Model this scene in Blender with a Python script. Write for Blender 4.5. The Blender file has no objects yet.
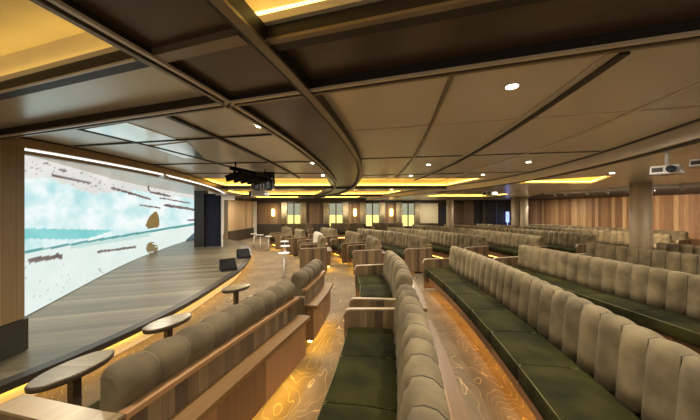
import bpy, bmesh, math, random
from mathutils import Vector
random.seed(7)
S = bpy.context.scene
COL = S.collection
F, H, HY = 280.0, 1.6, 210.0

# ------------------------------------------------------------------ materials
def lin(c):
    return tuple(((v/255)/12.92 if v/255 <= .04045 else (((v/255)+.055)/1.055)**2.4) for v in c)+(1,)
def newmat(name):
    m = bpy.data.materials.new(name); m.use_nodes = True
    nt = m.node_tree; nt.nodes.clear()
    o = nt.nodes.new('ShaderNodeOutputMaterial'); b = nt.nodes.new('ShaderNodeBsdfPrincipled')
    nt.links.new(b.outputs[0], o.inputs[0])
    return m, nt, b
def N(nt, t, **kw):
    n = nt.nodes.new(t)
    for k, v in kw.items():
        if k.startswith('i_'):
            n.inputs[int(k[2:])].default_value = v
        else: setattr(n, k, v)
    return n
def ramp(nt, fac, stops):
    r = nt.nodes.new('ShaderNodeValToRGB'); e = r.color_ramp.elements
    while len(e) < len(stops): e.new(.5)
    for i, (p, c) in enumerate(stops):
        e[i].position = p; e[i].color = c
    nt.links.new(fac, r.inputs[0]); return r.outputs[0]
def mapping(nt, src, scale=(1,1,1), rot=(0,0,0)):
    m = nt.nodes.new('ShaderNodeMapping'); m.inputs['Scale'].default_value = scale; m.inputs['Rotation'].default_value = rot
    nt.links.new(src, m.inputs[0]); return m.outputs[0]
def math_(nt, op, a, b=None):
    n = nt.nodes.new('ShaderNodeMath'); n.operation = op
    for i, v in enumerate((a, b)):
        if v is None: continue
        if isinstance(v, (int, float)): n.inputs[i].default_value = v
        else: nt.links.new(v, n.inputs[i])
    return n.outputs[0]
def mixc(nt, fac, a, b):
    n = nt.nodes.new('ShaderNodeMix'); n.data_type = 'RGBA'
    for idx, v in ((0, fac), (6, a), (7, b)):
        if isinstance(v, (int, float, tuple)): n.inputs[idx].default_value = v
        else: nt.links.new(v, n.inputs[idx])
    return n.outputs[2]
def plain(name, c, rough=.5, metal=0., noise=0., nscale=6., sheen=0., sheen_rough=.4, spec=.5, bump=0.):
    m, nt, b = newmat(name)
    b.inputs['Roughness'].default_value = rough; b.inputs['Metallic'].default_value = metal
    b.inputs['Specular IOR Level'].default_value = spec
    col = lin(c)
    tc = N(nt, 'ShaderNodeTexCoord')
    n = N(nt, 'ShaderNodeTexNoise'); n.inputs['Scale'].default_value = nscale; n.inputs['Detail'].default_value = 4
    nt.links.new(tc.outputs['Object'], n.inputs['Vector'])
    k = max(noise, .04)
    lo = tuple(v*(1-k) for v in col[:3])+(1,); hi = tuple(min(1, v*(1+k)) for v in col[:3])+(1,)
    nt.links.new(ramp(nt, n.outputs[0], [(.3, lo), (.7, hi)]), b.inputs['Base Color'])
    if sheen:
        b.inputs['Sheen Weight'].default_value = sheen; b.inputs['Sheen Roughness'].default_value = sheen_rough
        b.inputs['Sheen Tint'].default_value = tuple(min(1, v*2+.2) for v in col[:3])+(1,)
    if bump:
        bp = N(nt, 'ShaderNodeBump'); bp.inputs['Strength'].default_value = bump; bp.inputs['Distance'].default_value = .01
        nt.links.new(n.outputs[0], bp.inputs['Height']); nt.links.new(bp.outputs[0], b.inputs['Normal'])
    return m
def emit(name, c, s):
    m = bpy.data.materials.new(name); m.use_nodes = True; nt = m.node_tree; nt.nodes.clear()
    o = nt.nodes.new('ShaderNodeOutputMaterial'); e = nt.nodes.new('ShaderNodeEmission')
    e.inputs[0].default_value = lin(c); e.inputs[1].default_value = s
    nt.links.new(e.outputs[0], o.inputs[0]); return m
def wood(name, cols, plank=.07, grain=1., rough=.4, along='v', coord='UV', rot=0., gap=.03, seam=.45):
    """planks run along v (u crosses them)"""
    m, nt, b = newmat(name)
    b.inputs['Roughness'].default_value = rough
    tc = N(nt, 'ShaderNodeTexCoord')
    v = mapping(nt, tc.outputs[coord], rot=(0, 0, rot))
    sx = N(nt, 'ShaderNodeSeparateXYZ'); nt.links.new(v, sx.inputs[0])
    u, w = (sx.outputs[0], sx.outputs[1]) if along == 'v' else (sx.outputs[1], sx.outputs[0])
    q = math_(nt, 'DIVIDE', u, plank); fl = math_(nt, 'FLOOR', q); fr = math_(nt, 'FRACT', q)
    wn = N(nt, 'ShaderNodeTexWhiteNoise', noise_dimensions='1D'); nt.links.new(fl, wn.inputs['W'])
    cx = N(nt, 'ShaderNodeCombineXYZ')
    nt.links.new(math_(nt, 'MULTIPLY', u, 38.*grain), cx.inputs[0]); nt.links.new(math_(nt, 'ADD', math_(nt, 'MULTIPLY', w, 1.6), math_(nt, 'MULTIPLY', wn.outputs[0], 37.)), cx.inputs[1])
    nz = N(nt, 'ShaderNodeTexNoise'); nz.inputs['Scale'].default_value = 1.; nz.inputs['Detail'].default_value = 5; nz.inputs['Distortion'].default_value = .6
    nt.links.new(cx.outputs[0], nz.inputs['Vector'])
    f = math_(nt, 'ADD', math_(nt, 'MULTIPLY', wn.outputs[0], .62), math_(nt, 'MULTIPLY', nz.outputs[0], .5))
    c = ramp(nt, f, [(.2, lin(cols[0])), (.55, lin(cols[1])), (.92, lin(cols[2]))])
    g = math_(nt, 'LESS_THAN', fr, gap)
    dark = tuple(x*seam for x in lin(cols[0])[:3])+(1,)
    nt.links.new(mixc(nt, g, c, dark), b.inputs['Base Color'])
    return m

M = {}
M['walnut'] = wood('walnut stripes', [(66,50,33),(92,73,48),(124,100,68)], .075, rough=.42)
M['walnut_low'] = wood('plain walnut', [(88,62,40),(120,86,55),(150,110,74)], .5, rough=.4, gap=.0)
M['oak_edge'] = wood('oak trim', [(120,88,56),(150,112,74),(176,138,98)], .4, along='u', rough=.35, gap=0.)
M['arm_edge'] = wood('pale trim', [(124,104,76),(150,128,96),(172,150,116)], .4, along='u', rough=.35, gap=0.)
M['ledge'] = wood('ledge wood', [(84,60,30),(110,80,44),(132,100,58)], .4, along='u', rough=.38, gap=0.)
M['rearwood'] = wood('rear wall walnut', [(122,84,50),(164,118,76),(214,174,120)], .13, rough=.5, gap=.02)
M['wallwood'] = wood('far wall walnut', [(96,72,48),(130,102,70),(158,128,92)], .16, rough=.5, gap=.05)
M['palewood'] = wood('pale panel wood', [(150,122,88),(176,146,108),(196,168,130)], .3, rough=.5, gap=.02)
M['wingwood'] = wood('wing wall wood', [(104,84,56),(128,104,70),(148,124,86)], .11, rough=.5, gap=.02)
M['columnwood'] = wood('column veneer', [(150,130,102),(172,152,122),(192,172,142)], .09, rough=.45, gap=0)
M['stage'] = wood('stage boards', [(82,74,56),(106,97,76),(130,119,96)], .12, along='u', coord='Object', rot=-.32, rough=.34, gap=.05, seam=.6)
M['tabletop'] = wood('smoked table wood', [(118,106,82),(146,132,104),(168,154,126)], .3, along='u', coord='Object', rough=.22, gap=0)
M['dark'] = plain('dark laminate', (46,38,28), .4)
M['base_dark'] = plain('dark skirting', (40,36,28), .45)
M['black'] = plain('black metal', (14,13,13), .65, spec=.2)
M['bronze'] = plain('bronze metal', (88,74,56), .35, .5)
M['navy'] = plain('navy curtain', (22,24,46), .8, noise=.3, nscale=9)
M['white'] = plain('white plastic', (206,200,192), .4)
M['alu'] = plain('brushed aluminium', (168,160,150), .3, .8)
M['velvet_l'] = plain('taupe velvet', (114,99,72), .8, noise=.42, nscale=5, spec=.2, sheen=.12, bump=.1)
M['velvet_shade'] = plain('brown shaded velvet', (90,77,55), .8, noise=.36, nscale=5., spec=.2, sheen=.1, bump=.1)  # same velvet as the taupe, its shaded look put into the colour
M['velvet_lit'] = plain('downlit velvet', (196,184,162), .75, noise=.1, nscale=4., sheen=.4)  # same velvet under a downlight, the brightness painted into the colour
M['green'] = plain('moss velvet', (42,40,13), .85, noise=.7, nscale=3., spec=.1, sheen=.03, bump=.15)
M['piping'] = plain('olive piping', (104,98,52), .6)
M['piping_d'] = plain('taupe piping', (112,98,72), .6)
M['groove_shade'] = plain('groove shade piping', (70,58,39), .7)
M['ceil'] = plain('satin taupe ceiling', (220,211,194), .25, .25, noise=.05, nscale=.6)
M['ceil_dark'] = plain('satin umber ceiling', (82,70,60), .3, .3, noise=.05, nscale=.6)
M['ceil_reflect'] = plain('glossy screen reflection', (236,234,230), .14, .9)
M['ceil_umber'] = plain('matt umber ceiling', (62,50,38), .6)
M['trim'] = plain('bronze trim', (130,116,96), .32, .4)
M['trim_l'] = plain('light satin trim', (206,192,170), .36, .2)
M['trim_d'] = plain('shadow gap', (30,25,20), .5)
M['cof'] = plain('cove paint', (236,222,190), .6)
M['header'] = plain('satin header', (150,122,84), .35, .3)
M['curtain'] = plain('sheer curtain', (206,190,152), .8, noise=.1, nscale=14)
M['frame'] = plain('window frame', (64,52,38), .5)
M['cove'] = emit('cove glow', (255,208,92), 9.)
M['cove_soft'] = emit('soft cove glow', (255,214,110), 4.5)
M['led'] = emit('warm led', (255,204,84), 26.)
M['led_soft'] = emit('soft warm led', (255,200,84), 9.)
M['led_floor'] = emit('amber led', (255,184,84), 11.)
M['ledw'] = emit('white led', (250,244,232), 1.5)
M['lamp'] = emit('lamp glow', (255,240,214), 14.)
M['sconce'] = emit('sconce glow', (255,216,130), 6.)
M['pane_y'] = emit('lit pane', (255,234,140), 1.1)
M['pane_g'] = emit('daylight pane', (190,190,160), .6)
M['lens'] = plain('lens glass', (24,26,34), .1, spec=.8)
M['bluelit'] = emit('blue lamp glow', (150,170,255), 1.6)
M['niche'] = plain('dark niche', (30,26,24), .6)

def carpet():
    m, nt, b = newmat('contour line carpet')
    b.inputs['Roughness'].default_value = .9
    tc = N(nt, 'ShaderNodeTexCoord')
    v = mapping(nt, tc.outputs['Object'], scale=(1.7, .7, 1), rot=(0, 0, .1))
    nz = N(nt, 'ShaderNodeTexNoise'); nz.inputs['Scale'].default_value = .95; nz.inputs['Detail'].default_value = 3.; nz.inputs['Roughness'].default_value = .42
    nt.links.new(v, nz.inputs['Vector'])
    fr = math_(nt, 'FRACT', math_(nt, 'MULTIPLY', nz.outputs[0], 34.))
    tri = math_(nt, 'ABSOLUTE', math_(nt, 'SUBTRACT', fr, .5))
    line = math_(nt, 'GREATER_THAN', tri, .472)
    n2 = N(nt, 'ShaderNodeTexNoise'); n2.inputs['Scale'].default_value = 2.2; nt.links.new(tc.outputs['Object'], n2.inputs['Vector'])
    base = ramp(nt, n2.outputs[0], [(.3, lin((94,78,56))), (.7, lin((120,102,76)))])
    nt.links.new(mixc(nt, math_(nt, 'MULTIPLY', line, .6), base, lin((196,166,118))), b.inputs['Base Color'])
    return m
M['carpet'] = carpet()

# ------------------------------------------------------------------ geometry helpers
class MB:
    def __init__(s): s.v, s.f, s.uv, s.sm = [], [], [], []
    def face(s, idx, uv=None, smooth=False):
        s.f.append(idx); s.uv.append(uv or [(s.v[i][0]+s.v[i][1], s.v[i][2]) for i in idx]); s.sm.append(smooth)
    def build(s, name, mat, parent=None, origin=(0,0,0)):
        me = bpy.data.meshes.new(name)
        me.from_pydata([(x-origin[0], y-origin[1], z-origin[2]) for x, y, z in s.v], [], s.f)
        uvl = me.uv_layers.new(name='UVMap')
        k = 0
        flat = [c for u in s.uv for p in u for c in p]
        uvl.data.foreach_set('uv', flat)
        me.polygons.foreach_set('use_smooth', s.sm)
        bm = bmesh.new(); bm.from_mesh(me); bmesh.ops.recalc_face_normals(bm, faces=bm.faces); bm.to_mesh(me); bm.free()
        me.materials.append(M[mat] if isinstance(mat, str) else mat)
        o = bpy.data.objects.new(name, me); COL.objects.link(o)
        if parent is not None: o.parent = parent
        else: o.location = origin
        return o
    def box(s, c, sz, rz=0., top=None):
        """centre c, full sizes sz, rotated about z"""
        cs, sn = math.cos(rz), math.sin(rz); b = len(s.v)
        for dz in (-.5, .5):
            for dx, dy in ((-.5,-.5),(.5,-.5),(.5,.5),(-.5,.5)):
                x, y = dx*sz[0], dy*sz[1]
                if top and dz > 0: x *= top; y *= top
                s.v.append((c[0]+x*cs-y*sn, c[1]+x*sn+y*cs, c[2]+dz*sz[2]))
        loc = [(-.5,-.5),(.5,-.5),(.5,.5),(-.5,.5)]
        def q(ids, kind):
            uv = []
            for i in ids:
                lx, ly = loc[i % 4][0]*sz[0], loc[i % 4][1]*sz[1]; lz = (i//4-.5)*sz[2]
                uv.append({'x': (ly, lz), 'y': (lx, lz), 'z': (lx, ly)}[kind])
            s.face([b+i for i in ids], uv)
        q((3,2,1,0),'z'); q((4,5,6,7),'z'); q((0,1,5,4),'y'); q((2,3,7,6),'y'); q((1,2,6,5),'x'); q((3,0,4,7),'x')
        return s
    def prism(s, poly, z0, z1):
        b = len(s.v); n = len(poly)
        for z in (z0, z1):
            for x, y in poly: s.v.append((x, y, z))
        s.face([b+i for i in range(n)][::-1], [poly[i] for i in range(n)][::-1]); s.face([b+n+i for i in range(n)], list(poly))
        u = 0.
        for i in range(n):
            j = (i+1) % n; L = math.dist(poly[i], poly[j])
            s.face([b+i, b+j, b+n+j, b+n+i], [(u, z0), (u+L, z0), (u+L, z1), (u, z1)]); u += L
        return s
    def lathe(s, c, prof, n=24, ax=1., ay=1., rz=0.):
        b = len(s.v); k = len(prof); cs, sn = math.cos(rz), math.sin(rz)
        for i in range(n):
            a = 2*math.pi*i/n
            for r, z in prof:
                x, y = r*math.cos(a)*ax, r*math.sin(a)*ay
                s.v.append((c[0]+x*cs-y*sn, c[1]+x*sn+y*cs, c[2]+z))
        for i in range(n):
            j = (i+1) % n
            for p in range(k-1):
                u0, u1 = i/n*2*math.pi*prof[p][0], (i+1)/n*2*math.pi*max(prof[p][0], .01)
                s.face([b+i*k+p, b+j*k+p, b+j*k+p+1, b+i*k+p+1], [(u0,prof[p][1]),(u1,prof[p][1]),(u1,prof[p+1][1]),(u0,prof[p+1][1])], True)
        s.face([b+i*k for i in range(n)][::-1]); s.face([b+i*k+k-1 for i in range(n)])
        return s
    def tube(s, pts, r, n=6):
        b = len(s.v); m = len(pts); P = [Vector(p) for p in pts]
        for i, p in enumerate(P):
            t = (P[min(i+1, m-1)]-P[max(i-1, 0)]).normalized()
            up = Vector((0,0,1)) if abs(t.z) < .9 else Vector((1,0,0))
            a = t.cross(up).normalized(); c = a.cross(t)
            for k in range(n):
                th = 2*math.pi*k/n; w = p+a*(r*math.cos(th))+c*(r*math.sin(th)); s.v.append(tuple(w))
        for i in range(m-1):
            for k in range(n):
                l = (k+1) % n
                s.face([b+i*n+k, b+i*n+l, b+(i+1)*n+l, b+(i+1)*n+k], None, True)
        s.face([b+k for k in range(n)][::-1]); s.face([b+(m-1)*n+k for k in range(n)])
        return s
    def sweep(s, path, s0, s1, ns, prof, smooth=False, closed=True, cap=True, mod=None):
        """prof: list of (n,z); mod(ss, i) -> (n,z) override"""
        b = len(s.v); k = len(prof)
        per = [0.]
        for i in range(1, k+1): per.append(per[-1]+math.dist(prof[i-1], prof[i % k]))
        for i in range(ns+1):
            ss = s0+(s1-s0)*i/ns
            x, y, nx, ny = path.at(ss)
            for j, (n, z) in enumerate(prof):
                if mod: n, z = mod(ss, j)
                s.v.append((x+nx*n, y+ny*n, z))
        for i in range(ns):
            u0, u1 = s0+(s1-s0)*i/ns, s0+(s1-s0)*(i+1)/ns
            for j in range(k if closed else k-1):
                l = (j+1) % k
                s.face([b+i*k+j, b+(i+1)*k+j, b+(i+1)*k+l, b+i*k+l], [(u0,per[j]),(u1,per[j]),(u1,per[j+1]),(u0,per[j+1])], smooth)
        if cap and closed:
            s.face([b+j for j in range(k)], [prof[j] for j in range(k)]); s.face([b+ns*k+j for j in range(k)][::-1], [prof[j] for j in range(k)][::-1])
        return s

class Path:
    def __init__(s, *pts):
        if len(pts) == 2: pts = (pts[0], tuple((a+b)/2 for a, b in zip(*pts)), pts[1])
        P = [Vector(p).to_2d() for p in pts]
        # Catmull-Rom through the points
        ext = [P[0]*2-P[1]]+P+[P[-1]*2-P[-2]]
        if len(P) == 3:
            d1, d2 = (P[1]-P[0]).length, (P[2]-P[1]).length; t1 = d1/(d1+d2)
            def q(t):
                return P[0]*((t-t1)*(t-1)/(t1)) + P[1]*(t*(t-1)/(t1*(t1-1))) + P[2]*(t*(t-t1)/(1-t1))
            s.p = [q(i/160) for i in range(161)]
        else:
            s.p = []
            for i in range(len(P)-1):
                a, b_, c, d = ext[i:i+4]
                for k in range(40):
                    t = k/40
                    s.p.append(.5*((2*b_)+(c-a)*t+(2*a-5*b_+4*c-d)*t*t+(3*b_-a-3*c+d)*t**3))
            s.p.append(P[-1])
        s.L = [0.]
        for i in range(1, len(s.p)): s.L.append(s.L[-1]+(s.p[i]-s.p[i-1]).length)
        s.len = s.L[-1]
    def at(s, d):  # distance along the curve (extrapolates at both ends)
        import bisect
        i = min(max(bisect.bisect_right(s.L, d)-1, 0), len(s.p)-2)
        seg = s.L[i+1]-s.L[i] or 1e-9; t = (d-s.L[i])/seg
        a, b = s.p[i], s.p[i+1]; p = a+(b-a)*t
        # smoothed tangent
        i0, i1 = max(i-1, 0), min(i+2, len(s.p)-1)
        T = (s.p[i1]-s.p[i0]).normalized()
        return p.x, p.y, -T.y, T.x
    def heading(s, d):
        x, y, nx, ny = s.at(d); return math.atan2(-nx, ny)   # angle of tangent

def thing(name, label, cat, loc, group=None):
    o = bpy.data.objects.new(name, None); COL.objects.link(o); o.location = loc; o.empty_display_size = .1
    o['label'] = label; o['category'] = cat
    if group: o['group'] = group
    return o
def tag(o, label, cat, group=None, kind=None):
    o['label'] = label; o['category'] = cat
    if group: o['group'] = group
    if kind: o['kind'] = kind
    return o
def struct(o): o['kind'] = 'structure'; return o
def rect_prof(n0, n1, z0, z1): return [(n0,z0),(n1,z0),(n1,z1),(n0,z1)]

# ------------------------------------------------------------------ camera
cd = bpy.data.cameras.new('camera'); cam = bpy.data.objects.new('camera', cd); COL.objects.link(cam)
cam.location = (0, 0, H); cam.rotation_euler = (math.pi/2, 0, 0)
cd.sensor_width = 36; cd.lens = F/700*36; cd.clip_start = .02; cd.clip_end = 100
S.camera = cam
S.view_settings.view_transform = 'Standard'; S.view_settings.look = 'None'; S.view_settings.gamma = 1
S.view_settings.use_curve_mapping = False; S.view_settings.exposure = 0.35
S.cycles.use_denoising = True
S.cycles.max_bounces = 6; S.cycles.diffuse_bounces = 4; S.cycles.glossy_bounces = 3; S.cycles.sample_clamp_indirect = 4
w = bpy.data.worlds.new('world'); S.world = w; w.use_nodes = True
w.node_tree.nodes['Background'].inputs[0].default_value = lin((255,232,200)); w.node_tree.nodes['Background'].inputs[1].default_value = .45

# ------------------------------------------------------------------ sofas
SOFAS = 'rows of channelled theatre sofas'
def sofa(pts, label, near=True, fabric='velvet_l', ends=(True, True), ledge=True, led='front', glow='led_floor', cush=.6, group=SOFAS, name='sofa', dens=10, top=.90, arm=0.):
    P = Path(*pts); L = P.len; ox, oy = P.at(0)[:2]; O = (ox, oy, 0)
    t = thing(name, label, 'sofa', O, group)
    m0, m1 = .05 if ends[0] else 0., L-(.05 if ends[1] else 0.)
    ns = max(4, int(L/.15))
    # wood plinth with the warm strip beneath
    MB().sweep(P, m0, m1, ns, rect_prof(.06, .58, .16, .31)).build('plinth', 'walnut_low', t, O)
    MB().sweep(P, m0, m1, ns, rect_prof(.10, .40, .0, .16)).build('toe_kick', 'base_dark', t, O)
    if led in ('front', 'both'):
        MB().sweep(P, m0+.02, m1-.02, ns, rect_prof(.50, .54, .138, .158)).build('led_strip', glow, t, O)
    # panelled back
    MB().sweep(P, m0, m1, ns, rect_prof(-.02, .02, .07, .70)).build('back_panel', 'walnut', t, O)
    MB().sweep(P, m0, m1, ns, rect_prof(-.032, .02, .70, .725)).build('top_rail', 'oak_edge', t, O)
    if ledge:
        MB().sweep(P, m0, m1, ns, rect_prof(-.155, -.021, .515, .55)).build('drinks_ledge', 'ledge', t, O)
        MB().sweep(P, m0+.01, m1-.01, ns, rect_prof(-.11, -.021, .16, .514)).build('ledge_front', 'walnut_low', t, O)
    if led in ('back', 'both'):
        MB().sweep(P, m0+.02, m1-.02, ns, rect_prof(-.085, -.045, .138, .158)).build('led_strip', 'led', t, O)
    # channelled backrest
    n_ch = max(2, round((m1-m0)/.19)); w_ = (m1-m0)/n_ch
    prof = [(.022,.44),(.022,.73),(.0,.74),(-.012,.80),(0.,.855),(.04,.89),(.09,top),(.135,.89),(.168,.85),(.182,.79),(.192,.68),(.202,.56),(.21,.44)]
    c0 = (.09, .74)
    def mod(ss, j):
        n, z = prof[j]
        if j < 2: return n, z
        x = ((ss-m0)/w_) % 1.0
        b = abs(math.sin(math.pi*x))**.6
        dn, dz = n-c0[0], z-c0[1]
        if j > 9: dn, dz = 1., 0.
        l = math.hypot(dn, dz) or 1
        edge = min(1., min(ss-m0, m1-ss)/.03+.25)
        k = -(.058 if j > 7 else .015 if j > 3 else .022)*(1-b) - .03*(1-edge)
        return n+dn/l*k, z+dz/l*k
    MB().sweep(P, m0, m1, n_ch*dens, prof, smooth=True, mod=mod).build('backrest', fabric, t, O)
    if True:
        pm = MB()
        for i in range(1, n_ch):
            ss = m0+i*w_; x, y, nx, ny = P.at(ss); pts3 = []
            for j in range(2 if near else 5, len(prof)):
                n, z = mod(ss, j); dn, dz = n-c0[0], z-c0[1]
                if j > 9: dn, dz = 1., 0.
                l = math.hypot(dn, dz); n += dn/l*.0012; z += dz/l*.0012
                pts3.append((x+nx*n, y+ny*n, z))
            pm.tube(pts3, .0026 if fabric == 'velvet_shade' and near else .0042 if near else .009, 5 if near else 4)
        pm.build('seam_piping', 'piping_d' if fabric == 'velvet_shade' else 'groove_shade', t, O)  # on the taupe sofas dark cords paint the shade in the grooves
    # seat cushions
    n_c = max(1, round((m1-m0)/cush)); wc = (m1-m0)/n_c
    cp = [(.19,.31),(.62,.31),(.645,.325),(.652,.36),(.652,.42),(.645,.445),(.62,.458),(.40,.466),(.22,.458),(.19,.44)]
    cc = (.42, .385)
    for i in range(n_c):
        a, b_ = m0+i*wc+.003, m0+(i+1)*wc-.003
        def cmod(ss, j):
            e = min(ss-a, b_-ss); k = 1-max(0, 1-e/.03)**2*.07
            n, z = cp[j]
            return cc[0]+(n-cc[0])*(1-(1-k)*.4), cc[1]+(z-cc[1])*k
        mb = MB(); P2 = P
        # denser rings near the ends
        rings = [0, .012, .03]
        base = len(mb.v)
        ss_list = [a, a+.01, a+.03]+[a+.03+(b_-a-.06)*q/4 for q in range(1, 4)]+[b_-.03, b_-.01, b_]
        k = len(cp)
        for ss in ss_list:
            x, y, nx, ny = P.at(ss)
            for j in range(k):
                n, z = cmod(ss, j); mb.v.append((x+nx*n, y+ny*n, z))
        for q in range(len(ss_list)-1):
            for j in range(k):
                l = (j+1) % k
                mb.face([q*k+j, (q+1)*k+j, (q+1)*k+l, q*k+l], None, True)
        mb.face(list(range(k))); mb.face([(len(ss_list)-1)*k+j for j in range(k)][::-1])
        cu = mb.build('seat_cushion', 'green', t, O)
        if near:
            pm = MB(); ring = []
            def pt(ss, n, z): x, y, nx, ny = P.at(ss); return (x+nx*n, y+ny*n, z)
            for q in range(7): ring.append(pt(a+.006+(b_-a-.012)*q/6, .640, .450))
            pm.tube([pt(a+.006, .24, .455)]+ring+[pt(b_-.006, .24, .455)], .0032, 5)
            pm.build('piping', 'piping', cu, O)
    # end panels with a curved front corner
    for e, (on, ss0, ss1) in enumerate(((ends[0], 0., .045), (ends[1], L-.045, L))):
        if not on: continue
        if arm and e == 0: ss0 = -.05
        pr = [(-.02,.05),(.66,.05),(.675,.35),(.675,.54+arm)]
        for q in range(1, 6):
            a = q/5*math.pi/2; pr.append((.605+.07*math.cos(a), .54+arm+.075*math.sin(a)))
        pr += [(.10,.63+arm),(-.02,.64+arm)]
        pn = MB().sweep(P, ss0, ss1, 1, pr).build('end_panel', 'walnut', t, O)
        tp = pr[3:]
        strip = tp+[(n-.0 if i else n, z+.012) for i, (n, z) in reversed(list(enumerate(tp)))]
        strip = [(n, z) for n, z in tp]+[(n+.014*(1 if n > .62 else 0), z+(.014 if n <= .66 else 0)) for n, z in reversed(tp)]
        MB().sweep(P, ss0-.004, ss1+.004, 1, strip).build('arm_trim', 'arm_edge', pn, O)
    return t

LB = 'front benches facing the stage'
sofa([(-1.0,1.16),(-.77,2.0),(-.54,2.82)], 'long curved brown shaded velvet bench in front row, wood ledge behind, beside three oval tables', fabric='velvet_shade', led='back', group=LB, ends=(True, False), name='bench', arm=.07)
sofa([(-.52,3.04),(-.45,3.5),(-.39,4.05)], 'short curved brown shaded velvet bench just beyond the long front bench, wood ledge behind', fabric='velvet_shade', led='back', group=LB, name='bench', ends=(True, False))
sofa([(.22,.45),(.46,1.5),(.62,2.74)], 'dark green cushioned sofa seen from one end, lowest in centre of photo', led='front', ends=(False, True))
sofa([(.66,2.96),(.78,3.9),(.76,5.0)], 'sofa end to end with the centre foreground sofa, just beyond its pale arms', led='front')
sofa([(1.64,.75),(2.04,3.2),(2.13,5.6)], 'long sofa with big moss green cushions, across the orange aisle from centre foreground sofa')
sofa([(3.93,1.9),(3.78,3.9),(3.58,5.8)], 'long sofa directly behind the big moss green sofa on the right', ledge=False)
sofa([(5.78,3.2),(5.48,5.0),(5.3,6.2)], 'sofa in third right-hand row, in front of the thick round column', near=False, ledge=False)
sofa([(7.2,4.2),(6.98,5.4),(6.8,6.2)], 'sofa in fourth right-hand row, cut by right edge, past the thick column', near=False, ledge=False)
far = [([(2.05,7.05),(1.50,9.2),(.35,10.9)], 'first far-block row: curved pale sofa nearest the centre aisle beyond cross aisle'),
       ([(3.65,7.4),(2.62,10.2),(1.6,11.7)], 'second far-block row: long curved sofa beyond the cross aisle'),
       ([(5.2,7.4),(4.4,11.2),(3.1,13.8)], 'third far-block row: long curved sofa beyond the cross aisle'),
       ([(7.1,8.0),(6.2,11.6),(4.8,14.2)], 'fourth far-block row: long curved sofa beyond the cross aisle'),
       ([(9.3,8.0),(8.2,11.8),(6.6,14.6)], 'fifth far-block row: dark curved sofa in front of the wooden rear wall'),
       ([(11.2,9.2),(10.2,12.0),(9.0,14.6)], 'last far-block row: dark sofa against the wooden rear wall')]
for p, l in far: sofa(p, l, near=False, dens=6, ledge=False)
MID = 'short sofas along the centre aisle'
sofa([(.74,6.7),(.70,7.3),(.58,7.9)], 'two-seat sofa beyond cross aisle, wooden side facing camera, right of centre aisle', near=False, group=MID, glow='led')
sofa([(.42,8.3),(.22,9.0),(-.05,9.65)], 'two-seat sofa second from cross aisle along right of centre aisle', near=False, group=MID, glow='led')
sofa([(-.45,10.4),(-.75,11.0),(-1.1,11.6)], 'small sofa third from cross aisle along right of centre aisle', near=False, group=MID, glow='led', ledge=False)
ST = 'short sofas around the stage front'
sofa([(-.60,7.1),(-.66,7.55),(-.76,8.0)], 'brown armchair-like sofa with big wooden side, left of centre aisle', near=False, fabric='velvet_l', group=ST, glow='led', led='both')
sofa([(-.80,8.35),(-.9,8.8),(-1.06,9.3)], 'pale-lit short sofa just behind the wooden-sided brown one', near=False, fabric='velvet_lit', group=ST, glow='led')
sofa([(-1.55,9.8),(-1.75,10.3),(-2.0,10.8)], 'brown short sofa behind the pale-lit one, near small white tables', near=False, fabric='velvet_l', group=ST, glow='led')
sofa([(-2.3,11.2),(-2.55,11.7),(-2.85,12.15)], 'farthest short brown sofa curving around the stage front', near=False, fabric='velvet_l', group=ST, glow='led')
WS = 'sofas along the window wall'
sofa([(.75,15.2),(-.2,15.25),(-1.1,15.2)], 'dim brown sofa under the windows, centre of the far wall', near=False, fabric='velvet_shade', group=WS, ledge=False)
sofa([(-1.9,14.5),(-2.7,14.6),(-3.4,14.5)], 'dim brown sofa below the leftmost wall lamp at far wall', near=False, fabric='velvet_shade', group=WS, ledge=False)
sofa([(3.0,15.6),(2.1,15.7),(1.2,15.65)], 'dim brown sofa below the right-hand windows at far wall', near=False, fabric='velvet_shade', group=WS, ledge=False)

# ------------------------------------------------------------------ tables
def oval_table(x, y, ztop, label, rz, a=.27, b=.18, group='oval tables along the front bench'):
    t = thing('side_table', label, 'table', (x, y, 0), group); O = (x, y, 0)
    pr = [(.96,-.036),(.99,-.03),(1.,-.02),(1.,-.004),(.985,0.)]
    MB().lathe((x, y, ztop), [(r*1., z) for r, z in pr], 40, a, b, rz).build('table_edge', 'bronze', t, O)
    MB().lathe((x, y, ztop+.001), [(.955, -.002), (.955, .002)], 40, a, b, rz).build('tabletop', 'tabletop', t, O)
    MB().box((x, y, (ztop-.036)/2+.01), (.05, .05, ztop-.056), rz).build('stem', 'bronze', t, O)
    MB().lathe((x, y, 0), [(.15,0),(.15,.008),(.14,.012)], 32).build('foot', 'bronze', t, O)
oval_table(-1.83,1.86,.56,'largest oval table, left foreground beside end of long front bench', 1.36, .24,.12)
oval_table(-1.70,2.62,.56,'middle oval wood table of three between stage and front bench', 1.2,.22,.12)
oval_table(-1.54,3.78,.56,'farthest oval wood table, by gap between two front benches', 1.05,.20,.125)
def white_table(x, y, label):
    t = thing('cocktail_table', label, 'table', (x, y, 0), 'small pale tables by the stage'); O = (x, y, 0)
    MB().lathe((x, y, .55), [(.125,0),(.14,.006),(.14,.024),(.135,.03)], 24).build('tabletop', 'white', t, O)
    MB().lathe((x, y, .012), [(.022,0),(.022,.538)], 10).build('stem', 'white', t, O)
    MB().lathe((x, y, 0), [(.07,0),(.07,.006),(.03,.012)], 20).build('foot', 'bronze', t, O)
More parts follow.
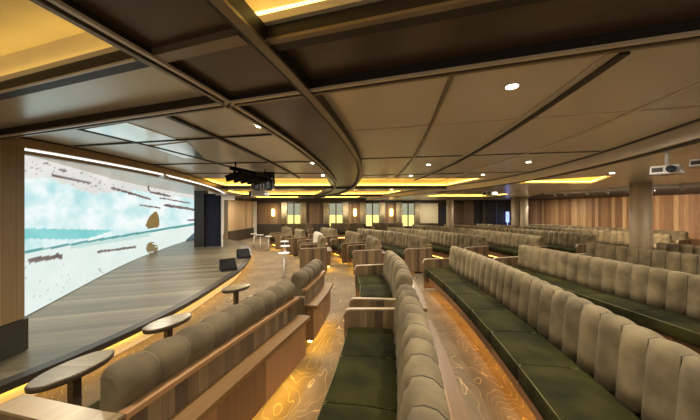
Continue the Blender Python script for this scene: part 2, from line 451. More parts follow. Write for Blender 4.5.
for x, y, l in ((-4.15,12.1,'small pale table nearest the pale wall panel beyond stage'),(-3.72,11.6,'second small pale table from the panelled wall beyond stage'),(-3.2,11.0,'third small pale table from the panelled wall beyond stage'),
                (-2.15,9.2,'small pale table beside brown sofas, farthest of three in line'),(-1.85,8.0,'small pale table middle of three beside the brown sofas'),(-1.58,6.7,'small pale table nearest camera, right of stage monitors')):
    white_table(x, y, l)

# ------------------------------------------------------------------ floor, stage
struct(MB().prism([(-12,-2.5),(16,-2.5),(16,18),(-12,18)], -.1, 0).build('floor', 'carpet'))
stage_edge = Path((-3.35,.6),(-2.68,2.15),(-2.40,3.6),(-2.42,5.2),(-2.62,7.0),(-3.45,9.7),(-5.2,12.6),(-6.6,13.6))
pe = [tuple(stage_edge.at(stage_edge.len*i/90)[:2]) for i in range(91)]
SZ = .25
struct(MB().prism(pe+[(-11,13.6),(-11,.6)], SZ-.02, SZ).build('stage_floor', 'stage'))
ins = [(stage_edge.at(stage_edge.len*i/90)[0]+stage_edge.at(stage_edge.len*i/90)[2]*.12, stage_edge.at(stage_edge.len*i/90)[1]+stage_edge.at(stage_edge.len*i/90)[3]*.12) for i in range(91)]
struct(MB().prism(ins+[(-11,13.6),(-11,.6)], 0., SZ-.021).build('stage_riser', 'cof'))
struct(MB().sweep(stage_edge, 0, stage_edge.len, 90, rect_prof(-.012, .10, SZ-.06, SZ+.002)).build('trim_1', 'dark'))
tag(MB().sweep(stage_edge, .05, stage_edge.len-.05, 90, rect_prof(.06, .10, SZ-.085, SZ-.062)).build('stage_led_strip', 'led_soft'), 'warm glowing strip tucked under the curved stage edge', 'light strip')

# ------------------------------------------------------------------ LED screen
scr = Path((-3.75,2.75),(-4.11,3.57),(-5.6,7.0),(-6.55,10.0),(-7.4,13.4))
SZ0, SZ1 = SZ+.01, 2.30
NU, NV = 420, 110
me = bpy.data.meshes.new('screen_image'); vs = []; fs = []; cols = []
def h2(ix, iy):
    v = math.sin(ix*127.1+iy*311.7)*43758.5453; return v-math.floor(v)
def vn(x, y):
    ix, iy = math.floor(x), math.floor(y); fx, fy = x-ix, y-iy; fx = fx*fx*(3-2*fx); fy = fy*fy*(3-2*fy)
    return (h2(ix,iy)*(1-fx)+h2(ix+1,iy)*fx)*(1-fy)+(h2(ix,iy+1)*(1-fx)+h2(ix+1,iy+1)*fx)*fy
def fbm(x, y): return .55*vn(x,y)+.28*vn(x*2.1,y*2.1)+.17*vn(x*4.3,y*4.3)
def mixt(a, b, t): t = max(0, min(1, t)); return tuple(p+(q-p)*t for p, q in zip(a, b))
def seg(px, py, x0, y0, x1, y1, w):
    dx, dy = x1-x0, y1-y0; t = max(0, min(1, ((px-x0)*dx+(py-y0)*dy)/(dx*dx+dy*dy)))
    return math.hypot(px-x0-t*dx, py-y0-t*dy) < w*(.55+.9*vn(px*.5, py*.9))
BEAR = [(145.4,226),(147.6,219.8),(149.5,216.5),(152.5,213.6),(154.8,211.4),(156.6,211.4),(158.4,215),(159.3,220),(159.3,225.4),(157.5,227.8),(155.4,227.5),(150.8,228.7),(147.6,228.9),(147.4,227.4)]
def inside(x, y, poly):
    r = False; j = len(poly)-1
    for i in range(len(poly)):
        (xi, yi), (xj, yj) = poly[i], poly[j]
        if (yi > y) != (yj > y) and x < (xj-xi)*(y-yi)/(yj-yi)+xi: r = not r
        j = i
    return r
def paint(px, py):
    """picture of an ice floe shown on the screen: px right, py down"""
    n = fbm(px*.07, py*.11); n2 = fbm(px*.075+9, py*.09)
    horizon = 186+.13*(px-25)-16*fbm(px*.045, 3.)+(4 if 70 < px < 98 else 0)
    shore = 239-.05*(px-25)+3*n
    line2 = 252-.165*(px-25)
    if py < horizon: c = mixt((214,212,206), (238,238,232), n2)
    elif py < line2:
        c = mixt((178,224,226), (244,251,250), n2*1.7-.2)
        if py > 229+.02*(px-60) and py < 238+2*n and px < 108-3*(py-232): c = mixt((120,200,200), (160,222,222), n)
    else: c = mixt((222,236,230), (236,244,238), n2)
    if abs(py-line2) < 1.1: c = (96,160,158)
    if px > 70 and px < 150 and abs(py-(line2+3)) < 2.: c = mixt(c, (190,222,214), .8)
    for sg in ((52,175,90,183,1.6),(112,188,150,199,1.5),(150,192,170,196,1.2),(165,205,196,210,1.6),(98,252,135,247,1.5),(30,261,60,256,3.2),(188,220,196,220,1.),
               (128,165,129,166,1.),(148,186,149,190,1.4),(60,170,66,171,1.),(44,163,48,164,.9),(140,205,160,208,1.),(160,198,190,203,.9),(118,190,126,192,.9)):
        if seg(px, py, *sg[:4], sg[4]*.75): c = mixt((104,84,78), (150,138,132), n)
    if py > 262:
        k = vn(px*.5, py*.8)
        if k > .955: c = (160,160,150)
    # animal on the ice and its reflection
    if inside(px, py, BEAR): c = mixt((112,90,50), (164,136,84), n2)
    if ((px-152)/6)**2+((py-248)/6.)**2 < 1 and vn(px*.3, py*.9) > .25: c = (138,122,84)
    if py > 240-(px-186)*.9 and px > 186 and py < 241: c = (92,112,122)
    if py < horizon-2 and vn(px*.22, py*.9+50) > .86: c = (168,160,156)
    return c
for i in range(NU+1):
    x, y, nx, ny = scr.at(scr.len*i/NU)
    for j in range(NV+1):
        z = SZ0+(SZ1-SZ0)*j/NV
        vs.append((x, y, z)); cols.append(paint(350+F*x/y, HY-F*(z-H)/y))
for i in range(NU):
    for j in range(NV):
        a = i*(NV+1)+j; fs.append((a, a+NV+1, a+NV+2, a+1))
me.from_pydata(vs, [], fs)
ca = me.color_attributes.new('picture', 'FLOAT_COLOR', 'POINT')
ca.data.foreach_set('color', [v for c in cols for v in lin(c)])
m = bpy.data.materials.new('screen picture'); m.use_nodes = True; nt = m.node_tree; nt.nodes.clear()
o_ = nt.nodes.new('ShaderNodeOutputMaterial'); e_ = nt.nodes.new('ShaderNodeEmission'); a_ = nt.nodes.new('ShaderNodeVertexColor'); a_.layer_name = 'picture'
nt.links.new(a_.outputs[0], e_.inputs[0]); e_.inputs[1].default_value = .8; nt.links.new(e_.outputs[0], o_.inputs[0])
me.materials.append(m)
st = thing('video_wall', 'huge curved video screen showing polar ice and a bear, behind the stage', 'screen', (scr.at(0)[0], scr.at(0)[1], SZ))
so = bpy.data.objects.new('display', me); COL.objects.link(so); so.parent = st; so.location = (-scr.at(0)[0], -scr.at(0)[1], -SZ)
MB().sweep(scr, 0, scr.len, 40, rect_prof(.01, .12, SZ+.002, 2.31)).build('cabinet', 'black', st, (scr.at(0)[0], scr.at(0)[1], SZ))

# ------------------------------------------------------------------ walls by the stage
b = MB(); b.box((-3.24,1.74,1.38),(.30,1.9,1.64),.045); struct(b.build('wall_left', 'wingwood'))
b = MB(); b.box((-3.235,1.74,.405),(.33,1.93,.30),.045); struct(b.build('baseboard_left', 'base_dark'))
# far wing: dark reveal, navy drape, slim white post
b = MB(); b.box((-5.5,10.35,1.275),(.36,.30,2.05)); struct(b.build('wall_wing', 'base_dark'))
b = MB()
dr = Path((-5.33,10.3),(-5.0,10.25),(-4.72,10.3))
b.sweep(dr, 0, dr.len, 60, rect_prof(0,.05,SZ+.01,2.2), mod=lambda ss, j: (rect_prof(0,.05,SZ+.01,2.2)[j][0]+.02*math.sin(ss*70), rect_prof(0,.05,SZ+.01,2.2)[j][1]))
tag(b.build('stage_curtain', 'navy'), 'dark navy curtain at the far side of the video screen', 'curtain')
tag(MB().box((-4.66,10.2,1.22),(.05,.05,1.92)).build('white_post', 'white'), 'slim white post beside the navy stage curtain', 'post')
b = MB(); b.box((-5.95,15.2,1.15),(.2,3.0,1.9),-.08); struct(b.build('wall_panel', 'palewood'))
b = MB(); b.box((-5.93,15.2,.28),(.26,3.0,.56),-.08); struct(b.build('baseboard_panel', 'frame'))
b = MB(); b.box((-5.70,16.62,1.05),(.3,.1,2.1)); struct(b.build('trim_2', 'white'))

# ------------------------------------------------------------------ floor monitors
def monitor(x, y, rz, label):
    cs, sn = math.cos(rz), math.sin(rz); b = MB(); k = []
    prof = [(-.14,0),(.15,0),(.13,.05),(-.06,.25),(-.14,.22)]
    for yy in (-.16,.16):
        for px, pz in prof: k.append((x+px*cs-yy*sn, y+px*sn+yy*cs, SZ+pz))
    b.v = k; n = 5
    b.face([0,1,2,3,4]); b.face([9,8,7,6,5])
    for i in range(5):
        j = (i+1) % 5; b.face([i, j, n+j, n+i])
    t = thing('floor_monitor', label, 'speaker', (x, y, SZ), 'stage floor monitors'); O = (x, y, SZ)
    b.build('cabinet', 'black', t, O)
    g = MB(); kk = []
    for yy in (-.145,.145):
        for px, pz in ((.128,.06),(-.055,.244)): kk.append((x+(px+.006)*cs-yy*sn, y+(px+.006)*sn+yy*cs, SZ+pz+.004))
    g.v = kk; g.face([0,1,3,2]); g.build('grille', 'black', t, O)
monitor(-2.74,6.3,math.pi*-.3,'black wedge stage monitor nearest the camera on the stage edge')
monitor(-3.0,7.9,math.pi*-.3,'black wedge stage monitor farther along the stage edge')

# ------------------------------------------------------------------ ceiling
CZ, TZ = 2.30, 2.24
def trim(path, n0, n1, z0, z1, mat, name, ns=60):
    P = path if isinstance(path, Path) else Path(*path)
    return struct(MB().sweep(P, 0, P.len, ns, rect_prof(n0, n1, z0, z1)).build(name, mat))
A = Path((-1.02,.3),(-.93,.853),(-.73,1.707),(-.53,2.99),(-.38,5.0),(-.40,7.6),(-.92,11.2),(-2.6,15.6))
B = Path((-.56,.3),(-.41,.853),(-.234,1.558),(-.046,2.56),(.11,3.8),(.17,5.4),(.06,8.0),(-.48,11.2),(-1.9,15.2))
E = Path((2.30,.9),(2.74,2.195),(3.15,3.7),(3.36,5.4),(3.22,7.2),(2.75,8.6),(1.9,11.6),(.9,14.6))
def Lline(p0, p1): return Path(p0, p1)
L1a = ((-4.2,2.33),(-.60,1.12)); L2a = ((-4.2,2.84),(3.2,.385))
def on(l, x): (x0,y0),(x1,y1) = l; return (x, y0+(y1-y0)*(x-x0)/(x1-x0))
# coffer outlines (plan)
def px(x, y, z=CZ): d = F*(z-H)/(HY-y); return ((x-350)/F*d, d)
coffers = {
 'near left': [(-4.0,2.22),(-.97,1.22),(-1.08,-.3),(-4.0,-.3)],
 'near right': [(-.37,1.06),(1.5,.49),(1.5,-.6),(-.50,-.6)],
 'far left': [(-3.5,6.2),(-.52,6.2),(-.56,8.2),(-3.6,8.2)],
 'far mid': [(.26,6.2),(3.0,6.2),(2.8,8.2),(.18,8.2)],
 'second left': [(-4.6,10.2),(-.98,10.2),(-1.6,12.8),(-4.9,12.8)],
 'second mid': [(-.22,10.2),(2.0,10.2),(1.55,12.6),(-.75,12.8)],
 'third left': [(-5.0,14.3),(-2.6,14.3),(-3.0,16.0),(-5.2,16.0)],
 'third mid': [(-1.2,14.3),(.6,14.3),(.4,16.0),(-1.7,16.0)],
}
coffers_low = {'side': [(3.62,5.5),(4.45,4.75),(5.25,6.1),(3.62,6.1)], 'side far': [(3.4,10.2),(6.2,10.2),(5.8,12.2),(3.1,12.2)]}
def cut(o, polys, z0, z1):
    cut_o = []
    for p in polys:
        c = MB().prism(p, z0, z1).build('cutter', 'cof'); cut_o.append(c)
        md = o.modifiers.new('cut', 'BOOLEAN'); md.object = c; md.solver = 'EXACT'
    dg = bpy.context.evaluated_depsgraph_get(); me2 = bpy.data.meshes.new_from_object(o.evaluated_get(dg))
    o.modifiers.clear(); o.data = me2; o.data.materials.clear(); o.data.materials.append(o['mat_'] and M[o['mat_']]); del o['mat_']
    for c in cut_o: bpy.data.objects.remove(c)
CH = Path((-3.30,2.0),(-3.05,3.2),(-3.10,5.0),(-3.6,7.5),(-4.5,10.3))   # header front edge
# umber strip between the two near cross beams and panel field beyond
strip = [on(L1a,-4.2), on(L1a,4.2), on(L2a,4.2), on(L2a,-4.2)]
cl = MB().prism([(-12,-2.5),(16,-2.5),(16,17.5),(-12,17.5)], CZ, CZ+.03).build('ceiling', 'ceil'); cl['mat_'] = 'ceil'
cut(cl, list(coffers.values())+[[(E.at(E.len*i/40)[0], E.at(E.len*i/40)[1]) for i in range(41)]+[(.9,17.6),(16.1,17.6),(16.1,-2.6),(1.6,-2.6)]], CZ-.1, CZ+.2)
struct(cl)
struct(MB().prism([(-.62,1.03),(-.40,1.60),(-.16,1.53),(3.0,.46),(3.0,.09),(-.36,1.11)], CZ-.012, CZ-.002).build('ceiling_panel', 'ceil_dark'))
struct(MB().prism([(-1.0,.3),(-.89,1.17),(-.42,1.02),(-.52,.3)], CZ-.012, CZ-.002).build('ceiling_panel', 'ceil_dark'))
bandp = [(A.at(A.len*i/60)[0], A.at(A.len*i/60)[1]) for i in range(61)]+[(B.at(B.len*i/60)[0], B.at(B.len*i/60)[1]) for i in range(60,-1,-1)]
struct(MB().prism(bandp, CZ-.03, CZ-.013).build('ceiling_band', 'ceil_dark'))
low = MB().prism([(E.at(E.len*i/40)[0]+.0, E.at(E.len*i/40)[1]) for i in range(41)]+[(.9,17.5),(16,17.5),(16,-2.5),(1.6,-2.5)], 2.18, 2.21).build('ceiling_side', 'ceil'); low['mat_'] = 'ceil'
cut(low, list(coffers_low.values()), 2.1, 2.3); struct(low)
def coffer(poly, z, hgt=.20, sides=None):
    b = MB(); n = len(poly)
    cx_, cy_ = sum(p[0] for p in poly)/n, sum(p[1] for p in poly)/n
    # shell: vertical faces and a top, set back a little behind the lip
    out = [(cx_+(x-cx_)*1.0+(.06 if x > cx_ else -.06), y+(.06 if y > cy_ else -.06)) for x, y in poly]
    for zz in (z+.031, z+hgt):
        for x, y in out: b.v.append((x, y, zz))
    b.face([n+i for i in range(n)])
    for i in range(n): j = (i+1) % n; b.face([i, j, n+j, n+i])
    o = struct(b.build('ceiling_coffer', 'cof'))
    e = MB()
    for i in range(n):
        j = (i+1) % n; (x0,y0),(x1,y1) = out[i], out[j]; L = math.dist((x0,y0),(x1,y1))
        if L < .2 or (sides and i not in sides): continue
        mx, my = (x0+x1)/2, (y0+y1)/2; dx, dy = cx_-mx, cy_-my
        tx, ty = (x1-x0)/L, (y1-y0)/L; nx, ny = -ty, tx
        if nx*dx+ny*dy < 0: nx, ny = -nx, -ny
        e.box((mx+nx*.028, my+ny*.028, z+.042), (L-.12, .02, .014), math.atan2(ty, tx))
    s_ = e.build('ceiling_light_strip', 'cove_soft' if sides else 'cove'); struct(s_)
for k, p in coffers.items(): coffer(p, CZ, .20, ([0] if k == 'near left' else [0,3]) if 'near' in k else None)
for k, p in coffers_low.items(): coffer(p, 2.18, .16)
# beams
trim(A, -.03, .03, TZ, CZ, 'trim_d', 'trim_3'); trim(A, -.036, -.016, TZ-.008, TZ+.004, 'trim_l', 'trim_4'); trim(A, .012, .036, TZ-.008, TZ+.004, 'trim', 'trim_5')
trim(B, -.035, .025, TZ-.01, CZ, 'trim_d', 'trim_6'); trim(B, -.04, .0, TZ-.02, TZ-.008, 'trim', 'trim_7')
trim((L1a[0], on(L1a,-.9)), -.03, .03, TZ, CZ, 'trim_d', 'trim_8'); trim((L1a[0], on(L1a,-.9)), -.042, -.03, TZ-.006, TZ+.002, 'trim_l', 'trim_9')
trim((on(L1a,-.9), on(L1a,-.4)), -.03, .03, TZ, CZ, 'trim', 'trim_10')
trim(((-.36,1.10),(1.6,.50)), -.02, .05, TZ, CZ, 'trim_d', 'trim_11'); trim(((-.36,1.10),(1.6,.50)), -.03, -.005, TZ-.006, TZ+.006, 'trim', 'trim_12')
trim(L2a, -.025, .03, TZ, CZ, 'trim_d', 'trim_13'); trim(L2a, -.03, -.01, TZ-.008, TZ+.004, 'trim_l', 'trim_14'); trim(L2a, .015, .035, TZ-.008, TZ+.004, 'trim', 'trim_15')
Cc = Path(px(452,75,CZ-.01), px(415,155,CZ-.01), (.98,6.1)); D = Path(px(625,52,CZ-.02), px(475,152,CZ-.02), px(415,180,CZ-.02))
trim(Cc, -.012, .012, CZ-.014, CZ-.002, 'trim', 'trim_16')
trim(D, -.02, .02, CZ-.03, CZ-.002, 'trim_d', 'trim_17'); trim(D, .02, .045, CZ-.02, CZ-.002, 'trim_l', 'trim_18')
D2 = Path(px(760,62), px(700,82), px(535,150), px(440,181)); trim(D2, -.012, .012, CZ-.01, CZ-.001, 'trim_l', 'trim_19')
for i, (p0, p1, mt) in enumerate(((px(350,131),px(700,106),'trim_l'),(px(350,159),px(600,151),'trim_d'),(px(360,175.5),px(560,171),'trim_d'))):
    trim((p0, p1), -.01, .01, CZ-.008, CZ-.001, mt, 'trim_%d' % (20+i))
for i, (p0, p1) in enumerate((((-3.0,3.05),(-.60,2.55)),((-3.1,4.3),(-.45,4.0)),((-3.2,5.3),(-.44,5.3)))):
    trim((p0, p1), -.012, .012, CZ-.012, CZ-.001, 'trim_d', 'trim_%d' % (24+i))
trim(((-2.35,2.35),(-2.0,4.0),(-1.95,6.1)), -.012, .012, CZ-.012, CZ-.001, 'trim_d', 'trim_28')
trim(((-1.35,1.95),(-1.15,4.0),(-1.1,6.1)), -.02, .02, CZ-.02, CZ-.001, 'trim_d', 'trim_29')
# side fascia
trim(E, -.02, .015, 2.165, CZ, 'trim_l', 'trim_30'); trim(E, .016, .05, CZ-.008, CZ-.001, 'trim_d', 'trim_31'); trim(E, -.10, -.021, 2.155, 2.179, 'trim_d', 'trim_32')
# far cross lips
for i, (p0, p1) in enumerate((((-4.0,8.3),(3.0,8.3)),((-5.0,12.95),(2.0,12.95)))):
    trim((p0, p1), -.05, .05, TZ-.01, CZ, 'trim_d', 'trim_%d' % (34+i))
for pp in (((83,129.5),(127,122.5),(182,141),(143,145)), ((149,146.5),(187,142),(204,158),(184,158))):  # pale glossy patches added in the shape of the screen's reflection
    struct(MB().prism([px(a, b, CZ-.004) for a, b in pp], CZ-.006, CZ-.001).build('ceiling_panel', 'ceil_reflect'))
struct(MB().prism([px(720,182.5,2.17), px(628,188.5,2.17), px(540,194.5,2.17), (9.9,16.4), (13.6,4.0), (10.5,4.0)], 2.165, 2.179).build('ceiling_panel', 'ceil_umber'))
# header over the stage
hp = [CH.at(CH.len*i/50)[:2] for i in range(51)]
back = [(x-1.5 if y < 4 else x-2.2, y) for x, y in reversed(hp)]
hin = [(CH.at(CH.len*i/50)[0]+CH.at(CH.len*i/50)[2]*.36, CH.at(CH.len*i/50)[1]+CH.at(CH.len*i/50)[3]*.36) for i in range(50,-1,-1)]
struct(MB().prism(hp+hin, 2.20, CZ+.02).build('wall_header', 'header'))
trim(CH, .05, .10, 2.188, 2.199, 'ledw', 'header_light_strip')
trim(CH, .26, .33, 2.175, 2.199, 'header', 'trim_40'); trim(CH, -.012, .0, 2.285, CZ, 'trim_d', 'trim_41')
rim = [(-4.5+.42*math.cos(a)*1., 10.35+.42*math.sin(a)) for a in [i/24*2*math.pi for i in range(24)]]
struct(MB().prism(rim, 2.14, 2.20).build('trim_42', 'white'))

# ------------------------------------------------------------------ far walls
WY = 16.9
def wallbox(x0, x1, y, z0, z1, mat, name, th=.1): return struct(MB().box(((x0+x1)/2, y+th/2, (z0+z1)/2), (x1-x0, th, z1-z0)).build(name, mat))
X = lambda px_, d=WY: (px_-350)/F*d
wallbox(-7, 11, WY+.12, 0, 2.4, 'wallwood', 'wall_back')
wallbox(X(252), X(462), WY-.05, 2.02, 2.3, 'frame', 'trim_50')
wallbox(X(252), X(462), WY+.02, 0, .75, 'frame', 'baseboard_back')
Zp = lambda y_, d=WY: H-(y_-HY)*d/F
for i, (a_, b_, c_) in enumerate(((294,7,''),(336,7,''),(372.5,7,''),(408,6.5,''))):
    t = bpy.data.objects.new('window_%d' % (i+1), None); COL.objects.link(t); t.location = (X(a_), WY, 0); struct(t); O = (X(a_), WY, 0)
    zt, zm, zb = Zp(203.5), Zp(215), Zp(226.5)
    w_ = b_*WY/F
    MB().box((X(a_), WY+.02, (zt+zm)/2), (w_*2, .03, zt-zm)).build('upper_pane', 'pane_g', t, O)
    MB().box((X(a_), WY+.02, (zb+zm)/2), (w_*2, .03, zm-zb)).build('lower_pane', 'pane_y', t, O)
    f = MB()
    for dx in (-w_, 0, w_): f.box((X(a_)+dx, WY-.01, (zt+zb)/2), (.07, .06, zt-zb))
    f.box((X(a_), WY-.01, zb), (w_*2, .08, .06)); f.build('window_frame', 'frame', t, O)
    for sgn, wd in ((-1,'left'),(1,'right')):
        c = MB(); cxm = X(a_)+sgn*(w_+.16); cp_ = Path((cxm-.17, WY-.08), (cxm+.17, WY-.08))
        c.sweep(cp_, 0, cp_.len, 40, rect_prof(-.02,.02,.75,2.05), smooth=True, mod=lambda ss, j: (rect_prof(-.02,.02,.75,2.05)[j][0]+.03*math.sin(ss*75), rect_prof(-.02,.02,.75,2.05)[j][1]))
        co = c.build('curtain', 'curtain', None)
        tag(co, 'sheer cream curtain at the %s side of the %s far window' % (wd, ('leftmost','second','third','rightmost')[i]), 'curtain', 'cream curtains at the far windows')
for i, (sx, l) in enumerate(((273,'leftmost glowing wall lamp on far wooden wall'),(355,'middle glowing wall lamp between two far windows'),(391.5,'rightmost glowing wall lamp between two far windows'))):
    t = thing('wall_lamp', l, 'lamp', (X(sx), WY, 1.3), 'glowing wall lamps'); O = (X(sx), WY, 1.3)
    MB().lathe((X(sx), WY+.02, Zp(216)), [(.07,0),(.09,.02),(.09,.40),(.07,.42)], 16).build('shade', 'sconce', t, O)
    MB().box((X(sx), WY+.10, Zp(212.5)), (.12,.04,.3)).build('backplate', 'bronze', t, O)
wallbox(X(420), X(438), WY-.02, .8, 2.0, 'curtain', 'wall_panel_pale')
wallbox(X(439), X(446), WY-.02, 0, 2.1, 'niche', 'trim_52')
wallbox(X(458), X(466), WY-.02, .8, 2.0, 'wallwood', 'trim_53')
wallbox(X(462), X(478), WY-.4, 0, 2.1, 'wallwood', 'wall_pier')
wallbox(X(478,16), X(524,16), 16.4, 0, 2.2, 'niche', 'wall_niche')
tag(MB().lathe((X(509.5,16), 16.2, .9), [(.12,-.9),(.12,-.88),(.02,-.86),(.02,-.02),(.09,.0),(.09,.55),(.06,.6)], 14).build('niche_lamp', 'bluelit'), 'small bluish lamp glowing in the dark doorway niche', 'lamp')
tag(MB().box((X(499.5,16), 16.36, 1.0), (.06,.06,2.0)).build('niche_light', plain('dim blue strip', (60,74,120), .4)), 'thin bluish upright strip in the dark doorway niche', 'light strip')
for dx in ((X(486,16)),): struct(MB().box((dx, 16.3, 1.1), (.12,.2,2.2)).build('trim_54', 'frame'))
# rear wooden wall
rw = Path((14.2,4.0),(12.2,9.7),(10.35,15.9))
rw = Path((13.85,4.0),(10.2,16.4))
struct(MB().sweep(rw, 0, rw.len, 4, rect_prof(-.12,0,.0,2.15)).build('wall_rear', 'rearwood'))
struct(MB().sweep(rw, 0, rw.len, 4, rect_prof(-.12,-.02,2.15,2.30)).build('trim_55', 'frame'))
def column(x, y, r, z, name, label=None):
    o = MB().lathe((x, y, 0), [(r,0),(r,z)], 32).build(name, 'columnwood'); struct(o)
column(6.28,6.05,.175,2.18,'pillar'); column(4.78,13.4,.16,2.18,'pillar'); column(X(515,13.0),13.0,.16,2.18,'pillar'); column(X(524,12.6),12.6,.16,2.18,'pillar')

# ------------------------------------------------------------------ lamps and gear
def downlight(x, y, z, label, e=14, r=.032, light=True):
    t = thing('downlight', label, 'lamp', (x, y, z), 'recessed ceiling downlights'); O = (x, y, z)
    MB().lathe((x, y, z-.006), [(r,0),(r,.005)], 20).build('lens', 'lamp', t, O)
    b = MB(); b.lathe((x, y, z-.004), [(r*1.02,0.0),(r*1.3,.0),(r*1.3,.003),(r*1.02,.003)], 20); b.f.pop(); b.f.pop(); b.uv.pop(); b.uv.pop(); b.sm.pop(); b.sm.pop()
    b.build('trim_ring', 'trim_l', t, O)
    if light:
        ld = bpy.data.lights.new('downlight', 'AREA'); ld.shape = 'DISK'; ld.size = .12; ld.energy = e; ld.color = (1,.93,.80); ld.spread = math.radians(150)
        lo = bpy.data.objects.new('downlight_beam', ld); COL.objects.link(lo); lo.parent = t; lo.location = (0,0,-.02)
DL = [(px(260,126,CZ-.012), 'downlight on the left, near the curved ceiling beam'), (px(313,163,CZ-.012), 'downlight second along left of the curved ceiling beam'), (px(323,175), 'downlight farthest along left of the curved ceiling beam'),
      (px(512,86), 'biggest downlight, right of centre in the pale ceiling panels'), (px(428.5,164.5), 'small downlight above the centre aisle, before the lit cove'), (px(410.7,175.5), 'faint downlight just before the central lit cove'),
      (px(528.6,162), 'small downlight right of centre, close to the long side fascia'), (px(483,174.5), 'small downlight at right end of the central lit cove')]
for (p, l) in DL: downlight(p[0], p[1], CZ-.012 if 'curved' in l else CZ, l, 16)
downlight(*px(612,173,2.18), 2.18, 'downlight in the low ceiling by the thick column', 14)
downlight(*px(391.5,189.3), CZ, 'small downlight between the first and second lit coves', 12)
for i, (x, y) in enumerate(((.2,-1.2),(-1.2,.6),(2.0,.2),(2.0,2.6))):  # unseen lamps added to brighten the near seats
    ld = bpy.data.lights.new('added_fill', 'AREA'); ld.shape = 'DISK'; ld.size = .15; ld.energy = 23; ld.color = (1,.93,.80)
    lo = bpy.data.objects.new('added_fill_lamp', ld); COL.objects.link(lo); lo.location = (x, y, 2.22)
for i, (x, y) in enumerate(((4.6,2.6),(4.6,7.6),(6.6,4.2),(7.8,7.0),(6.5,10.0),(9.0,10.5),(4.2,9.4),(2.2,9.4),(6.0,13.2),(2.6,13.6),(-1.2,13.2),(-3.2,9.3),(-2.0,9.4),(-1.6,4.8),(-4.6,13.6),(9.6,13.6),(-.2,15.9),(-3.8,16.1),(2.2,15.9),(4.6,15.8),(-5.0,14.0),(8.6,12.0),(-1.9,7.4),(.1,8.2),(-2.7,10.6),(.6,10.3),(-1.4,11.0))):  # more unseen lamps added to lift the rest of the room
    ld = bpy.data.lights.new('added_fill', 'AREA'); ld.shape = 'DISK'; ld.size = .15; ld.energy = 23; ld.color = (1,.93,.80)
    lo = bpy.data.objects.new('added_fill_lamp', ld); COL.objects.link(lo); lo.location = (x, y, 2.15)
for i, (x, y) in enumerate(((-3.6,3.6),(-3.8,5.6),(-4.2,7.6))):  # unseen lamps added under the header to brighten the stage
    ld = bpy.data.lights.new('added_stage_fill', 'AREA'); ld.shape = 'DISK'; ld.size = .15; ld.energy = 26; ld.color = (1,.88,.68)
    lo = bpy.data.objects.new('added_stage_fill_lamp', ld); COL.objects.link(lo); lo.location = (x, y, 2.26)
# track spots along the side soffit
rail = Path(px(700,184,2.16), px(628,188.0,2.16), px(545,193.5,2.16))
tag(MB().sweep(rail, 0, rail.len, 12, rect_prof(-.02,.02,2.13,2.179)).build('lighting_track', 'trim_l'), 'thin lighting track along low ceiling before the rear wall', 'track')
names = ['farthest','second farthest','third farthest','middle','third nearest','second nearest','nearest']
for i, (sx, sy) in enumerate(((554,194),(564,191.8),(586,191.6),(606,190),(628,188.7),(652,187.2),(681,185.7))):
    # along the rail
    best = min((rail.len*k/200 for k in range(201)), key=lambda q: abs(350+F*rail.at(q)[0]/rail.at(q)[1]-sx))
    x, y, nx, ny = rail.at(best)
    t = thing('track_spotlight', 'small white track spotlight, %s of seven before the wooden rear wall' % names[i], 'lamp', (x, y, 2.13), 'track spotlights'); O = (x, y, 2.13)
    MB().box((x, y, 2.12), (.03,.03,.02)).build('bracket', 'white', t, O)
    MB().tube([(x, y, 2.10), (x+.10, y+.05, 2.06)], .028, 12).build('lamp_head', 'white', t, O)
    ld = bpy.data.lights.new('track_beam', 'SPOT'); ld.energy = 110; ld.spot_size = 1.7; ld.spot_blend = 1; ld.shadow_soft_size = .04; ld.color = (1,.84,.62)
    lo = bpy.data.objects.new('track_beam', ld); COL.objects.link(lo); lo.parent = t; lo.location = (.13,.06,-.09)
    lo.rotation_euler = Vector((.96,.28,-.16)).to_track_quat('-Z','Y').to_euler()
# ceiling projectors
def projector(x, y, z, ztop, rz, s, label, n='projector'):
    t = thing(n, label, 'projector', (x, y, ztop), 'ceiling projectors'); O = (x, y, ztop)
    MB().lathe((x, y, z+.08*s), [(.025*s,0),(.025*s,ztop-z-.08*s)], 10).build('mount', 'white', t, O)
    b = MB().box((x, y, z), (.42*s,.34*s,.14*s), rz, .93); bo = b.build('housing', 'white', t, O)
    md = bo.modifiers.new('bevel', 'BEVEL'); md.width = .02*s; md.segments = 3
    dx, dy = math.cos(rz+math.pi), math.sin(rz+math.pi)
    px_, py_ = -dy, dx
    lx, ly = x+dx*.20*s+px_*.07*s, y+dy*.20*s+py_*.07*s
    MB().tube([(lx, ly, z), (lx+dx*.06*s, ly+dy*.06*s, z)], .055*s, 16).build('lens', 'lens', t, O)
    MB().box((x+dx*.205*s-px_*.08*s, y+dy*.205*s-py_*.08*s, z), (.012*s,.12*s,.07*s), rz).build('vent', 'dark', t, O)
projector(*px(667,170.5,1.98), 1.98, 2.18, .6, .6, 'white projector with round lens hanging in front of thick column')
projector(*px(704,163,2.04), 2.04, 2.18, .6, .5, 'white projector cut off by the right edge of the photo')
projector(*px(490,193.5,2.05), 2.05, 2.18, .6, .8, 'small distant white projector under the centre right ceiling')
projector(*px(260,193.5,1.93), 1.93, 2.30, .3, .8, 'white projector hanging below the black stage lights')
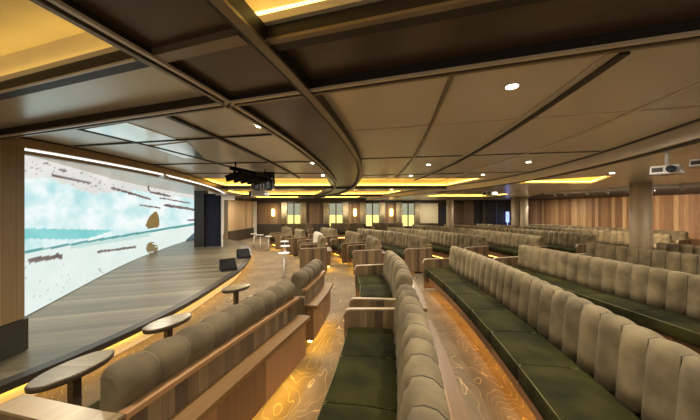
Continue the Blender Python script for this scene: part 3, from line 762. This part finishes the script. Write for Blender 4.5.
# stage light rig
rx0, rx1 = px(228,166,2.22), px(272,178,2.22)
rx0, rx1 = (-2.35,5.6), (-2.0,6.0)
t = thing('lighting_bar', 'black ceiling bar holding the stage lights left of centre', 'lighting bar', (rx0[0], rx0[1], 2.25)); O = (rx0[0], rx0[1], 2.25)
p0, p1 = Vector((*px(231,168,2.20),2.20)), Vector((*px(268,176,2.20),2.20))
MB().tube([p0, p1], .03, 10).build('bar', 'black', t, O)
for k in (.1,.9):
    q = p0.lerp(p1, k); MB().tube([(q.x,q.y,2.2),(q.x,q.y,2.30)], .012, 8).build('hanger', 'black', t, O)
for i in range(5):
    q = p0.lerp(p1, .08+.17*i); dl = ('nearest the stage','second from the stage','middle','fourth from the stage','farthest from stage')[i]
    t = thing('stage_spotlight', 'black stage spotlight on ceiling bar, %s' % dl, 'spotlight', (q.x, q.y, 2.2), 'black stage spotlights'); O = (q.x, q.y, 2.2)
    MB().box((q.x, q.y, 2.145), (.03,.03,.05)).build('yoke', 'black', t, O)
    MB().tube([(q.x+.10,q.y+.05,2.13),(q.x-.02,q.y,2.09),(q.x-.10,q.y-.04,2.05)], .05, 14).build('lamp_body', 'black', t, O)
    MB().tube([(q.x-.10,q.y-.04,2.05),(q.x-.112,q.y-.045,2.045)], .042, 14).build('lens', 'lens', t, O)
for (sx, l) in ((257,'black moving head light, left one of the hanging pair'),(269,'black moving head light, right one of the hanging pair')):
    y = 5.2; x = (sx-350)/F*y
    t = thing('moving_head_light', l, 'spotlight', (x, y, 2.3), 'moving head lights'); O = (x, y, 2.3)
    MB().box((x, y, 2.255), (.17,.17,.11)).build('base', 'black', t, O)
    MB().box((x-.085,y,2.11), (.025,.09,.24)).build('yoke_arm', 'black', t, O)
    MB().box((x+.085,y,2.11), (.025,.09,.24)).build('yoke_arm', 'black', t, O)
    MB().lathe((x, y, 1.97), [(.045,0),(.07,.03),(.065,.13),(.07,.19),(.04,.22)], 18).build('lamp_head', 'black', t, O)
# little spotlight clipped to the stage header
x, y = px(164,176,2.17); t = thing('header_spotlight', 'small white spotlight clipped under the header above the video screen', 'spotlight', (x, y, 2.2)); O = (x, y, 2.2)
MB().box((x, y, 2.19), (.04,.04,.03)).build('bracket', 'white', t, O)
MB().tube([(x-.07,y+.03,2.175),(x+.07,y-.03,2.14)], .035, 14).build('lamp_head', 'white', t, O)
